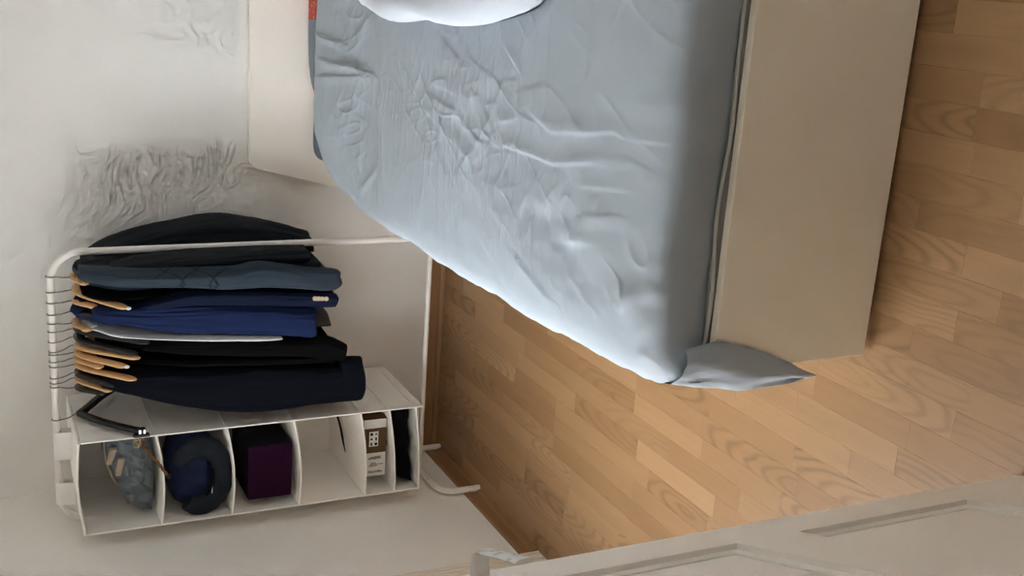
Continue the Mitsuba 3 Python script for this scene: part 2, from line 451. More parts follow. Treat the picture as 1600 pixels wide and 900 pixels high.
# headboard: leans back to the wall, rounded upper corners
from shapely.geometry import Polygon
hw = Polygon([(1.165, .02), (BX1 + .08, .02), (BX1 + .08, .45), (BX1 + .01, .80), (1.245, .80), (1.165, .45)]).buffer(-.04).buffer(.04, 12)
hb = trimesh.creation.extrude_polygon(hw, .026, engine='earcut')
v = hb.vertices.copy()
hb.vertices = np.stack([v[:, 0], -.012 - v[:, 2] - (.80 - v[:, 1]) * .18, v[:, 1] * 1.025], 1)
if hb.volume < 0:
    hb.invert()
add('bed__headboard', hb, 'headboard_lacquer', 'cream headboard with rounded corner', smooth=25)
mt = thing('mattress', 'light mattress lying in the white bed, its piped edge above the footboard', 'mattress')
add('mattress__core', rbox(BX0 + .03, BX1 - .03, FYB + .024, -.20, .225, .430, .03), 'mattress_cloth', smooth=40)
pp = fillet([(BX0 + .025, -1.0, .428), (BX0 + .025, FYB + .026, .428)] + [(x, FYB + .026, .428) for x in np.linspace(BX0 + .1, BX1 - .1, 40)] + [(BX1 - .025, FYB + .026, .428), (BX1 - .025, -1.0, .428)], .05)
add('mattress__piping', tube(pp + np.stack([0 * pp[:, 0], .003 * np.sin(pp[:, 0] * 21), .004 * np.sin(pp[:, 0] * 13)], 1), .004, 8), 'piping', smooth=40)

# duvet: one draped sheet, arc-length profiles over the left side and the foot end
XE = PchipInterpolator([-2.6, -2.42, -2.29, -2.15, -1.97, -1.73, -1.54, -1.17, -.9, -.62, -.45, -.33, -.24, -.16, -.1],
                       [1.235, 1.222, 1.200, 1.187, 1.179, 1.170, 1.174, 1.165, 1.159, 1.150, 1.158, 1.180, 1.215, 1.26, 1.30])
lp_s = [0, .10, .20, .27, .315, .355, .40, .47]           # left profile: arc length -> (dx, dz)
lp_x = [.045, .020, .002, .0, .018, .058, .120, .215]
lp_z = [-.27, -.18, -.098, -.076, -.046, -.021, -.007, 0]
LX, LZ = PchipInterpolator(lp_s, lp_x), PchipInterpolator(lp_s, lp_z)
fp_s = [0, .05, .09, .125, .16, .20, .26]
fp_y = [.030, .010, .0, .004, .022, .055, .115]
fp_z = [-.155, -.105, -.066, -.034, -.012, -.003, 0]
FY_, FZ = PchipInterpolator(fp_s, fp_y), PchipInterpolator(fp_s, fp_z)
YF = -2.418
CREASES = [[(1.76, -.31), (1.74, -.49)], [(1.68, -.32), (1.66, -.7)], [(1.61, -.32), (1.65, -.64)], [(1.67, -.44), (1.68, -.64)], [(1.86, -.77), (1.57, -.78), (1.29, -.82)], [(1.85, -1.14), (1.68, -1.19)], [(1.86, -1.36), (1.78, -1.51), (1.71, -1.76)],
           [(1.83, -1.26), (1.75, -1.5)], [(1.7, -1.19), (1.69, -1.46)], [(1.66, -1.2), (1.64, -1.46)], [(1.63, -1.46), (1.59, -1.55), (1.58, -1.62)], [(1.7, -1.54), (1.62, -1.64)], [(1.65, -1.67), (1.67, -1.76)], [(1.6, -1.66), (1.6, -1.97), (1.64, -2.17)],
           [(1.7, -1.82), (1.67, -1.95), (1.7, -2.16)], [(1.62, -1.18), (1.56, -1.42), (1.53, -1.55), (1.58, -1.62)], [(1.48, -1.44), (1.54, -1.52), (1.45, -1.57)], [(1.54, -1.35), (1.46, -1.42)], [(1.74, -1.78), (1.76, -1.88)],
           [(1.85, -1.65), (1.78, -1.77), (1.68, -1.76)], [(1.25, -.58), (1.35, -.72)], [(1.85, -.66), (1.76, -.53)], [(1.81, -.96), (1.65, -1.01)], [(1.68, -2.05), (1.71, -2.21), (1.7, -2.25), (1.72, -2.43)], [(1.68, -2.16), (1.68, -2.26)],
           [(1.64, -2.16), (1.66, -2.27), (1.65, -2.36)], [(1.57, -2.07), (1.6, -2.29)], [(1.51, -2.12), (1.54, -2.26)], [(1.43, -2.0), (1.47, -2.2)], [(1.4, -2.0), (1.32, -2.17), (1.3, -2.25)], [(1.35, -1.78), (1.27, -2.03)], [(1.34, -1.6), (1.3, -1.68)], [(1.4, -2.33), (1.45, -2.5)], [(1.31, -2.33), (1.37, -2.42)]]


def crease_field(X, Y):
    H = np.zeros_like(X)
    g = np.random.default_rng(3)
    for c in CREASES:
        c = np.array(c)
        best = np.full(X.shape, 9.0)
        side = np.zeros_like(X)
        for a, b in zip(c[:-1], c[1:]):
            u = b - a
            L = np.linalg.norm(u)
            tt = np.clip(((X - a[0]) * u[0] + (Y - a[1]) * u[1]) / L ** 2, 0, 1)
            dx, dy = X - a[0] - tt * u[0], Y - a[1] - tt * u[1]
            dd = np.hypot(dx, dy)
            sg = np.sign(dx * u[1] - dy * u[0])
            m = dd < best
            best = np.where(m, dd, best)
            side = np.where(m, sg * dd, side)
        ends = np.minimum(np.hypot(X - c[0][0], Y - c[0][1]), np.hypot(X - c[-1][0], Y - c[-1][1]))
        fade = np.clip(ends / .08, 0, 1) * .7 + .3
        w = g.uniform(.006, .011)
        s = 1 if g.random() > .5 else -1
        # steep on one side, soft on the other
        k = side * s
        hgt = np.where(k > 0, np.exp(-(k / (w * .7)) ** 2), np.exp(-(k / (w * 2.6)) ** 2))
        hgt = hgt * (best < .12)
        boost = 2.6 if c[:, 1].mean() > -.66 else (.5 if c[:, 1].max() < -2.0 and c[:, 0].min() > 1.6 else 1.0)
        H += boost * fade * g.uniform(.0014, .0036) * hgt
    return H


ns, ntt = 330, 640
s_l = np.linspace(0, lp_s[-1], 70)
xs_flat = np.r_[np.linspace(0, .56, 231)[1:], np.linspace(.56, 1, 31)[1:]]
t_f = np.linspace(0, fp_s[-1], 50)
S, Tt = np.meshgrid(np.arange(ns), np.arange(ntt), indexing='ij')
yv = np.empty(ntt); fz = np.zeros(ntt)
yv[:50] = YF + FY_(t_f); fz[:50] = FZ(t_f)
ylast = yv[49]
yv[50:] = np.linspace(ylast, -.125, ntt - 50 + 1)[1:]
lx = np.empty(ns); lz = np.zeros(ns)
lx[:70] = LX(s_l); lz[:70] = LZ(s_l)
frac = np.zeros(ns)
frac[70:] = xs_flat
Y = np.broadcast_to(yv, (ns, ntt)).copy()
xe = XE(np.clip(Y, -2.6, -.1)) + .008 * (meshkit.noise(np.stack([Y * 9, Y * 0, Y * 0], -1), 5) - .5)
Xl = lx[:, None] + 0 * Y
X = xe + Xl
inner0 = xe + lx[69]
X[70:] = inner0[70:] + frac[70:, None] * (2.72 - inner0[70:])
pil = np.exp(-((Y + .32) / .17) ** 2) * .085 * np.clip((X - 1.20) / .22, 0, 1) ** .6
head = np.where(Y > -.30, -((Y + .30) / .17) ** 2 * .055, 0)
top = .562 + .018 * np.sin((Y + 2.4) * 1.35) + pil + head
Zd = lz[:, None] * (.9 + .1 * np.cos(Y * 7)) + fz[None, :] * (1 - 0.25 * np.exp(-((X - 1.2) / .08) ** 2))
flat = np.clip(1 + Zd / .06, 0, 1)
P3 = np.stack([X * 3, Y * 2.2, X * 0], -1)
low = (meshkit.fbm(P3, 2, 11) - .5) * .026
def ridge(fx, fy, rot, sd, warp=.6):
    c_, s_ = math.cos(rot), math.sin(rot)
    wp = (meshkit.noise(np.stack([X * 4, Y * 4, X * 0], -1), sd + 30) - .5) * warp
    u, w_ = X * c_ + Y * s_ + wp * .12, -X * s_ + Y * c_ + wp * .2
    return 1 - np.abs(meshkit.noise(np.stack([u * fx, w_ * fy, X * 0], -1), sd) * 2 - 1)


def zone(cx_, cy_, wx, wy):
    return np.exp(-((X - cx_) / wx) ** 2 - ((Y - cy_) / wy) ** 2)


b_pil = np.exp(-((Y + .53) / .11) ** 2)                       # crumpled dip under the pillow
b_mid = zone(1.64, -1.38, .17, .42)
b_foot = zone(1.45, -2.02, .17, .22)
b_corner = zone(1.36, -2.36, .11, .10)
Z = top + Zd + low * flat + 1.5 * crease_field(X, Y) * (.3 + .7 * flat)
soft = (meshkit.fbm(np.stack([X * 13, Y * 8 + X * 4, X * 0], -1), 2, 41) - .5)
Z = Z + 1.5 * flat * ((ridge(9, 3, .9, 4) ** 8) * .0016 * (.6 + b_mid) + (ridge(14, 4.5, -.5, 8) ** 8) * .0014 * (.5 + b_mid + b_pil)
                + (ridge(26, 7, 1.35, 14) ** 6) * (.0030 * b_mid + .0014 * b_foot) + (ridge(24, 8, .25, 17) ** 6) * (.0030 * b_pil + .002 * b_mid) + (ridge(5, 15, .5, 19) ** 5) * .0022 * b_pil + (ridge(5, 13, -.45, 33) ** 5) * .0022 * b_pil
                + soft * (.012 * b_pil + .012 * b_foot + .008 * b_mid + .012 * b_corner) + (ridge(12, 20, .9, 23) ** 5) * .006 * b_corner
                + (ridge(30, 2.4, 1.5, 27) ** 6) * .0012 * np.clip((Y + 2.3) / .4, 0, 1))
Z = Z + flat * (-.004 * np.exp(-((Y + .765 + .03 * (X - 1.5)) / .007) ** 2) - .010 * np.clip((Y + .765) / .05, 0, 1) * np.exp(-((Y + .70) / .10) ** 2))
# hanging folds push the drop in and out
X = X - (meshkit.fbm(np.stack([Y * 11, Z * 4, Y * 0], -1), 3, 2) - .5) * .018 * (1 - flat) * (lz[:, None] < -.02)
Y = Y - (meshkit.fbm(np.stack([X * 8, Z * 5, Y * 0], -1), 3, 6) - .5) * .022 * np.clip(-fz[None, :] / .05, 0, 1)
dv = grid(np.stack([X, Y, Z], -1))
dvk = thing('duvet', 'grey-blue crumpled duvet covering the whole bed', 'duvet')
add(dvk + '__cover', dv, 'duvet_grey', smooth=True)
# the corner that hangs over the end of the footboard
m_, n_ = 34, 46
zz = np.linspace(.500, .148, m_)
flap = np.zeros((m_, n_, 3))
for i, z in enumerate(zz):
    f = i / (m_ - 1)
    xr = np.interp(z, [.148, .22, .33, .426, .50], [1.219, 1.252, 1.296, 1.318, 1.31])
    xl = np.interp(z, [.148, .17, .22, .32, .43, .50], [1.2165, 1.209, 1.197, 1.184, 1.198, 1.215])
    yb = np.interp(z, [.148, .2, .33, .50], [-2.4385, -2.425, -2.37, -2.33])
    wv = .008 * math.sin(f * 8) * min(1, (1 - f) * 5)
    path = spline([(xr, -2.438, z), (xr * .72 + xl * .28, -2.440 - (.012 + wv) * min(1, (1 - f) * 4), z), (xr * .45 + xl * .55, -2.440 - .006 * min(1, (1 - f) * 4), z),
                   (xr * .18 + xl * .82, min(-2.422, -2.436 + .1 * (1 - f)) if f < .93 else -2.438, z), (xl + .001, max(yb * .6 - 2.43 * .4, -2.437), z), (xl + .004, yb, z)], n_)
    flap[i] = path
tapr = np.clip((zz - .15) / .05, 0, 1)[:, None]
flap[..., 1] -= tapr * .014 * (meshkit.fbm(np.stack([flap[..., 0] * 34, flap[..., 2] * 14, flap[..., 2] * 0], -1), 3, 3) - .5)
flap[..., 0] -= tapr * .010 * (meshkit.fbm(np.stack([flap[..., 1] * 24, flap[..., 2] * 16, flap[..., 2] * 0], -1), 3, 9) - .5)
add(dvk + '__hanging_corner', grid(flap), 'duvet_grey', smooth=True)

# white blanket heaped on the duvet (its left edge is in the picture)
wb = np.array([(1.897, -.786), (1.873, -.837), (1.858, -.967), (1.849, -1.077), (1.868, -1.252), (1.865, -1.413), (1.873, -1.558), (1.894, -1.69), (1.923, -1.826), (1.99, -1.93), (2.2, -1.98), (2.45, -1.9), (2.55, -1.4), (2.5, -.9), (2.3, -.72), (2.05, -.72)])
th = np.arange(len(wb) + 1)
out = CubicSpline(th, np.vstack([wb, wb[:1]]), bc_type='periodic')(np.linspace(0, len(wb), 181)[:-1])
cen = out.mean(0)
secs = []
for q, zq in ((.97, .572), (.995, .60), (1.0, .62), (.985, .645), (.95, .668), (.88, .69), (.76, .70), (.6, .695), (.4, .71), (.2, .70), (.03, .70)):
    sec = cen + (out - cen) * q
    zz_ = zq + .03 * (meshkit.fbm(np.stack([sec[:, 0] * 7, sec[:, 1] * 7, sec[:, 0] * 0], -1), 3, 5) - .5) * (zq > .58)
    secs.append(np.column_stack([sec, zz_]))
add('blanket', loft(np.array(secs)), 'blanket_white', 'white blanket heaped on top of the grey-blue duvet', 'blanket', smooth=60)


def pillow_mesh(cx, cy, cz, w, hgt, d, tilt):
    s = trimesh.creation.icosphere(4)
    v = s.vertices
    u = np.sign(v) * np.abs(v) ** .55
    p = np.stack([u[:, 0] * w / 2, v[:, 1] * d / 2 * (1 - .5 * np.abs(u[:, 0] * u[:, 2]) ** 3), u[:, 2] * hgt / 2], 1)
    c, si = math.cos(tilt), math.sin(tilt)
    p = np.stack([p[:, 0], p[:, 1] * c - p[:, 2] * si, p[:, 1] * si + p[:, 2] * c], 1)
    return trimesh.Trimesh(p + [cx, cy, cz], s.faces, process=False)


add('pillow', pillow_mesh(1.86, -.165, .524, .74, .25, .075, .19), 'pillow_print', 'red and grey patterned pillow squeezed between headboard and duvet', 'pillow', smooth=60)
add('pillow', pillow_mesh(1.385, -.16, .515, .20, .21, .06, .19), 'pillow_grey', 'dark grey pillow corner below the red patterned pillow by the headboard', 'pillow', smooth=60)

# ------------------------------------------------------------------ clothes rack
RX0, RYY, RH, RW, RR = .0246, -.2787, 1.5402, .9823, .0125
t = thing('clothes_rack', 'white tubular steel clothes rack in the corner by the wall', 'clothes rack')
add('clothes_rack__frame', tube(fillet([(RX0, RYY, .17), (RX0, RYY, RH), (RX0 + RW, RYY, RH), (RX0 + RW, RYY, .17)], .10, 14), RR, 18), 'white_steel', smooth=40)
add('clothes_rack__crossbar', tube([(RX0 + .01, RYY, .1765), (RX0 + RW - .01, RYY, .1765)], .010, 16), 'white_steel', smooth=40)
for x in (RX0, RX0 + RW):
    add('clothes_rack__foot', tube(fillet([(x, RYY - .2105, .001), (x, RYY - .2105, .165), (x, RYY + .2105, .165), (x, RYY + .2105, .001)], .075, 10), .0125, 16), 'white_steel', smooth=40)

# ------------------------------------------------------------------ hanging organizer
OX0, OX1, OYF, OYB = .066, .405, -.498, -.045
OZT = 1.482
t = thing('hanging_organizer', 'white cloth hanging organizer with six compartments on the rack', 'hanging organizer')


def sag_panel(z, amp, th, nx=26, ny=14, back=0.0, lift=0.0):
    xs, ys = np.linspace(OX0, OX1, nx), np.linspace(OYF, OYB, ny)
    XX, YY = np.meshgrid(xs, ys, indexing='ij')
    u = (XX - OX0) / (OX1 - OX0)
    ZZ = z - amp * np.sin(np.pi * u) * (1 - .6 * (YY - OYF) / (OYB - OYF)) + lift * u
    return shell(np.stack([XX, YY, ZZ], -1), th, (0, 0, 1))


def edge_roll(z, amp, r, lift=0.0):
    xs = np.linspace(OX0, OX1, 30)
    u = (xs - OX0) / (OX1 - OX0)
    return tube(np.stack([xs, 0 * xs + OYF - .001, z - r - amp * np.sin(np.pi * u) + lift * u], 1), r, 8)


def side_panel(x, bulge):
    ys, zs = np.linspace(OYF, OYB, 12), np.linspace(.262, OZT, 60)
    YY, ZZ = np.meshgrid(ys, zs, indexing='ij')
    ph = np.zeros_like(ZZ)
    lv = [.262, .36, .495, .745, .99, 1.235, OZT]
    for a, b in zip(lv[:-1], lv[1:]):
        m = (ZZ >= a) & (ZZ <= b)
        ph = np.where(m, np.sin(np.pi * (ZZ - a) / (b - a)), ph)
    XX = x + bulge * ph * np.sin(np.pi * (YY - OYF) / (OYB - OYF)) ** .5
    return shell(np.stack([XX, YY, ZZ], -1), .003, (1, 0, 0))


SHELVES = [(1.228, .016, .014), (.983, .016, .020), (.738, .014, .025), (.484, .010, .028), (.366, .008, .034)]
add(t + '__side_panel', side_panel(OX0, -.004), 'organizer_cloth', smooth=35)
add(t + '__side_panel', side_panel(OX1, -.006), 'organizer_cloth', smooth=35)
add(t + '__back_panel', box(OX0, OX1, OYB, OYB + .003, .262, OZT), 'organizer_cloth')
k = add(t + '__top_panel', sag_panel(1.478, -.014, .006, lift=.012), 'organizer_cloth', smooth=35)
add(k + '__binding', edge_roll(1.481, -.014, .004, .012), 'organizer_binding', smooth=40)
for z, a, l in SHELVES:
    k = add(t + '__shelf', sag_panel(z, a, .005, lift=l), 'organizer_cloth', smooth=35)
    add(k + '__binding', edge_roll(z + .002, a, .0042, l), 'organizer_binding', smooth=40)
k = add(t + '__bottom_panel', sag_panel(.268, .006, .005, lift=.026), 'organizer_cloth', smooth=35)
add(k + '__binding', edge_roll(.270, .006, .004, .026), 'organizer_binding', smooth=40)
for z, a, l in SHELVES:
    add(t + '__seam', tube([(OX1 + .0015, y, z + l - .001) for y in np.linspace(OYF, OYB, 8)], .0022, 6), 'organizer_binding', smooth=40)
for x in (OX0, OX1):
    add(t + '__side_binding', tube([(x, OYF - .001, zq) for zq in np.linspace(.262, 1.482, 12)], .0032, 8), 'organizer_binding', smooth=40)
for xa, xb in ((.262, .366), (.090, .174)):
    lp = fillet([(0, -.30, 1.494), (0, RYY - .016, RH + .004), (0, RYY, RH + .016), (0, RYY + .016, RH + .004), (0, -.255, 1.494)], .012, 6)
    SS = []
    for x in (xa, xb):
        SS.append(np.array([(x, a, b) for _, a, b in lp]))
    me = grid(np.array(SS))
    add(t + '__strap', shell(np.array(SS), .003, (0, 0, 1)), 'organizer_binding', smooth=35)

# ---- things in the organizer
# 1: grey pouch, wedge-shaped, tan patches, brown drawcord with a furry end
t = thing('pouch', 'grey cloth pouch with tan patches in the top compartment of the organizer', 'bag')
secs = []
for f in np.linspace(0, 1, 70):
    x = .392 - .312 * f
    hgt = np.interp(f, [0, .06, .25, .6, .88, .96, 1], [.12, .158, .160, .136, .098, .066, .02])
    yf = np.interp(f, [0, .3, .7, 1], [-.440, -.455, -.44, -.40])
    yb = np.interp(f, [0, 1], [-.22, -.27])
    thh = np.arange(48) * 2 * np.pi / 48
    c, s_ = np.cos(thh), np.sin(thh)
    yy = (yf + yb) / 2 + (yb - yf) / 2 * np.sign(c) * np.abs(c) ** .7
    zf = 1.2395 + .012 * (x - OX0) / .34 - .012 * np.sin(np.pi * np.clip((x - OX0) / .339, 0, 1))
    zz_ = zf + hgt / 2 + hgt / 2 * np.sign(s_) * np.abs(s_) ** .75
    secs.append(np.stack([x + 0 * yy, yy, zz_], 1))
pm = loft(np.array(secs))
nv = (1 - np.abs(meshkit.fbm(pm.vertices * 24, 2, 2) * 2 - 1) - .7)[:, None]
pm.vertices = pm.vertices + nv * .050 * np.array([.3, 1, .25]) * (pm.vertices[:, 2:3] > 1.25)
add(t + '__body', pm, 'pouch_grey', smooth=60)
for (x0, z0, x1, z1) in ((.352, 1.375, .300, 1.392), (.315, 1.350, .255, 1.362)):
    a = np.array([x0, -.460, z0]); b = np.array([x1, -.464, z1])
    n2 = np.array([.0, 0, .011])
    gp = np.array([[a - n2, b - n2 * .8], [a + n2, b + n2 * .8]])
    gp = np.array([[gp[0, 0] * (1 - w) + gp[0, 1] * w, gp[1, 0] * (1 - w) + gp[1, 1] * w] for w in np.linspace(0, 1, 6)])
    add(t + '__patch', shell(gp, .02, (0, -1, 0)), 'tan_patch', 'tan patch')
add(t + '__seam', tube(spline([(.365, -.40, 1.398), (.28, -.41, 1.392), (.20, -.41, 1.362)], 20), .0035, 8), 'tan_patch', smooth=40)
ck = add(t + '__cord', tube(spline([(.372, -.465, 1.278), (.345, -.500, 1.268), (.318, -.517, 1.243), (.285, -.519, 1.222), (.262, -.519, 1.208)], 30), .0055 * (1 + .25 * np.sin(np.arange(30) * 1.9)), 10), 'cord_brown', 'brown twisted drawcord', smooth=40)
fb = trimesh.creation.icosphere(3)
fb.vertices = np.array([.372, -.452, 1.292]) + fb.vertices * [.026, .018, .020] * (1 + .35 * (meshkit.noise(fb.vertices * 5, 3) - .5))[:, None]
add(ck + '__tuft', fb, 'fur_brown', 'furry brown and white tuft', smooth=60)
add(ck + '__toggle', trimesh.creation.icosphere(2, .0095).apply_translation((.255, -.516, 1.203)), 'strap_black', smooth=60)

# 2: rolled-up dark jacket, loop round a blue core
t = thing('rolled_jacket', 'dark slate and navy jacket rolled up in the second compartment', 'jacket')
ang = np.linspace(math.radians(62), math.radians(-212), 60)
cx2, cz2 = .212, 1.088
arc = np.stack([cx2 + .112 * np.cos(ang), -.452 + 0 * ang, cz2 + .080 * np.sin(ang)], 1)
add(t + '__sleeve', tube(arc, .034 * (1 + .10 * np.sin(ang * 9) * .3) * np.interp(np.arange(60), [0, 6, 50, 59], [.7, 1, 1.02, .8]), 20, flat=(1.15, 1.0)), 'jacket_roll', smooth=60)
cm = trimesh.creation.icosphere(4)
cm.vertices = np.array([.225, -.36, 1.105]) + np.sign(cm.vertices) * np.abs(cm.vertices) ** .7 * [.140, .105, .088]
cm.vertices = cm.vertices + (meshkit.fbm(cm.vertices * 26, 3, 8) - .5)[:, None] * [.01, .03, .01]
add(t + '__core', cm, 'jacket_roll_blue', 'folded navy-blue core', smooth=60)
add(t + '__lining', tube(np.stack([.215 + .074 * np.cos(ang[22:48]), -.478 + 0 * ang[22:48], 1.088 + .042 * np.sin(ang[22:48])], 1), .006, 8, flat=(1, .5)), 'suit_black', smooth=60)
for xa, xb in ((.150, .205), (.236, .256)):
    add(t + '__label_edge', box(xa, xb, -.479, -.474, 1.046, 1.0497), 'shirt_white', 'white edge of the lining')

# 3: dark box with purple front
t = thing('gift_box', 'black box with a dark purple front in the third compartment', 'box')
add(t + '__body', cbox(.098, .306, -.462, -.20, .758, .918, .002), 'box_black')
add(t + '__front', cbox(.099, .305, -.470, -.462, .759, .917, .0015), 'box_purple', 'dark purple front face')
# 4: thin black strap left in the fourth compartment
sp = spline([(.400, -.150, .560), (.345, -.150, .535), (.285, -.195, .5085), (.22, -.245, .500), (.160, -.292, .4975)], 30)
add('strap', tube(sp, .009 * np.interp(np.arange(30), [0, 24, 29], [1, 1, .45]), 10, flat=(.35, 1.0), up=(0, 0, 1)), 'strap_black', 'thin black strap trailing across the empty fourth compartment', 'strap', smooth=50)
# 5: printed carton
t = thing('carton', 'small brown and white printed carton in the fifth compartment', 'box')
CZ0, CZ1, CYF = .392, .482, -.462
add(t + '__body', cbox(.124, .357, CYF, -.24, CZ0, CZ1, .0012), 'carton_white')
add(t + '__brown_panel', box(.221, .321, CYF - .001, CYF + .004, CZ0 + .0005, CZ1 - .0005), 'carton_brown', 'brown printed front band')
add(t + '__end_panel', box(.355, .358, CYF + .001, -.242, CZ0 + .0005, CZ1 - .0005), 'carton_brown', 'dark brown end face')
ip = add(t + '__icon_sheet', box(.248, .308, CYF - .0022, CYF, .425, .461), 'carton_white', 'white panel of six icons')
for i, xi in enumerate((.258, .278, .298)):
    for j, zi in enumerate((.434, .452)):
        ic = [trimesh.creation.cylinder(.006, .001, sections=14), trimesh.creation.box((.012, .006, .001)), trimesh.creation.cylinder(.0065, .001, sections=3)][(i + j) % 3]
        ic.apply_transform(trimesh.transformations.rotation_matrix(math.pi / 2, [1, 0, 0]))
        ic.apply_translation((xi, CYF - .0026, zi))
        add(ip + '__icon', ic, 'print_black')
tm = meshkit.text_mesh('Harmony', .0095, .0006, True)
tm.vertices = np.stack([.146 - tm.vertices[:, 1], CYF - tm.vertices[:, 2], .405 + tm.vertices[:, 0]], 1)
if tm.volume < 0:
    tm.invert()
add(t + '__lettering', tm, 'print_black', 'black lettering')
for i, (xi, za, zb) in enumerate(((.166, .425, .46), (.172, .40, .455), (.178, .43, .452), (.196, .41, .462), (.200, .415, .46), (.204, .41, .45))):
    add(t + '__text_line', box(xi - .0011, xi + .0011, CYF - .0006, CYF + .001, za, zb), 'print_black')
# 6: black folded garment
secs = []
for f in np.linspace(0, 1, 40):
    x = .398 - .32 * f
    zf = .2695 + .026 * (x - OX0) / .34
    hgt = np.interp(f, [0, .06, .5, .8, .92, 1], [.085, .094, .098, .092, .07, .02])
    thh = np.arange(40) * 2 * np.pi / 40
    c, s_ = np.cos(thh), np.sin(thh)
    yy = -.30 - .165 * np.sign(c) * np.abs(c) ** .5 - .012 * math.sin(f * 17)
    secs.append(np.stack([x + 0 * yy, yy, zf + hgt / 2 + hgt / 2 * np.sign(s_) * np.abs(s_) ** .6], 1))
add('folded_jumper', loft(np.array(secs)), 'suit_black', 'black folded jumper in the bottom compartment of the organizer', 'jumper', smooth=60)

# ------------------------------------------------------------------ hangers
NZ = 1.470


def hook_mesh(hx, nx, nz=NZ):
    c = np.array([hx, RYY, RH])
    a = np.linspace(math.radians(-60), math.radians(215), 16)
    r = RR + .0022
    arc = [(hx, RYY + r * math.cos(q), RH + r * math.sin(q)) for q in a][::-1]
    # arc ends on the camera side; the shank goes down to the neck
    pts = [(nx, RYY, nz - .004), (nx, RYY, nz + .016), ((nx + hx) / 2, RYY - .010, nz + .036)] + arc
    P = np.array(pts)
    d = np.r_[0, np.cumsum(np.linalg.norm(np.diff(P, axis=0), axis=1))]
    return tube(CubicSpline(d, P)(np.linspace(0, d[-1], 40)), .0021, 8)


def hanger(hx, nx, m, label, group, tip, tipped=False, wide=.0145):
    """shaped two-arm hanger; tip = (x, y, z) of its front arm end, the back arm mirrors it"""
    t = thing('clothes_hanger', label, 'hanger', group)
    tx, ty, tz = tip
    dx, dy, dz = tx - nx, ty - RYY, tz - NZ
    pts = []
    for w in np.linspace(-1, 1, 41):
        q = abs(w)
        drop = dz * (q ** 1.35) + .006 * math.sin(q * math.pi * 2) * .6
        pts.append((nx + dx * w, RYY + dy * w, NZ - .012 + drop + .012 * q))
    ws = np.abs(np.linspace(-1, 1, 41))
    rad = wide * np.interp(ws, [0, .1, .5, .9, .97, 1], [.95, 1.1, 1.0, 1.0, .85, .45])
    add(t + '__arms', tube(pts, rad, 14, flat=(1.25, .6), up=(0, 0, 1)), m, smooth=50)
    add(t + '__hook', hook_mesh(hx, nx), 'hook_steel', smooth=50)
    if tipped:
        b = trimesh.creation.icosphere(2)
        b.vertices = b.vertices * [.0065, .0045, .009] + [tx, ty - .001, tz - .004]
        add(t + '__tip', b, 'shirt_white', 'white tip', smooth=50)
    return t


WD, BK = 'hanger_wood', 'black_plastic'
H = [(.926, .919, WD, (.912, -.345, 1.437), 'wooden hanger under the slate quilted jacket at the end of the rail'),
     (.872, .874, WD, (.862, -.488, 1.322), 'wooden hanger with a long white-tipped arm between the slate jacket and the blazers'),
     (.834, .836, WD, (.842, -.385, 1.413), 'wooden hanger with the dark navy blazer with gold buttons'),
     (.793, .798, BK, (.815, -.44, 1.36), 'black hanger with the bright navy blazer'),
     (.761, .756, WD, (.755, -.365, 1.435), 'wooden hanger with the white shirt'),
     (.732, .736, BK, (.735, -.485, 1.255), 'black hanger with a long arm beside the white shirt'),
     (.695, .706, BK, (.700, -.485, 1.295), 'second black hanger from the white shirt'),
     (.660, .676, WD, (.685, -.488, 1.288), 'wooden hanger below the black hangers, its tip lowest of the wooden ones'),
     (.650, .650, WD, (.653, -.472, 1.330), 'wooden hanger with a white notch at its tip among the black clothes'),
     (.624, .630, WD, (.632, -.40, 1.40), 'short-looking wooden hanger tucked behind another in the black clothes'),
     (.606, .606, WD, (.607, -.480, 1.300), 'long slim wooden hanger next to the dark navy overcoat'),
     (.565, .576, BK, (.575, -.44, 1.36), 'black hanger squeezed between the long slim wooden hanger and the overcoat'),
     (.546, .557, WD, (.548, -.410, 1.372), 'rounded wooden hanger on the outer side of the overcoat'),
     (.532, .522, BK, (.536, -.40, 1.39), 'thin black hanger holding the dark navy overcoat')]
for hx, nx, m, tip, lab in H:
    hanger(hx, nx, m, lab, 'hangers on the white rail', tip, 'white notch' in lab or 'white-tipped' in lab)
# empty black clip hanger beside the organizer
t = thing('clothes_hanger', 'empty black plastic clip hanger leaning on the organizer', 'hanger')
hxk = .4245
arm1 = spline([(hxk, RYY, 1.462), (hxk + .001, -.34, 1.425), (hxk + .002, -.42, 1.365), (hxk, -.478, 1.303), (hxk, -.492, 1.287)], 24)
arm2 = spline([(hxk, RYY, 1.462), (hxk + .002, -.22, 1.425), (hxk + .004, -.13, 1.368), (hxk + .004, -.075, 1.320)], 24)
add(t + '__arms', cat_(tube(arm1, .0140, 12, flat=(1.2, .7), up=(0, 0, 1)), tube(arm2, .0140, 12, flat=(1.2, .7), up=(0, 0, 1))), BK, smooth=50)
add(t + '__clip', cat_(rbox(hxk - .010, hxk + .010, -.505, -.478, 1.272, 1.300, .005), rbox(hxk - .016, hxk - .006, -.512, -.490, 1.262, 1.315, .004)), BK, smooth=50)
add(t + '__clip_spring', cat_(box(hxk - .002, hxk + .012, -.514, -.506, 1.290, 1.298), box(hxk - .002, hxk + .012, -.514, -.506, 1.276, 1.282)), 'clip_steel', 'steel spring of the clip')
add(t + '__hook', hook_mesh(.411, hxk, 1.462), 'hook_steel', smooth=50)


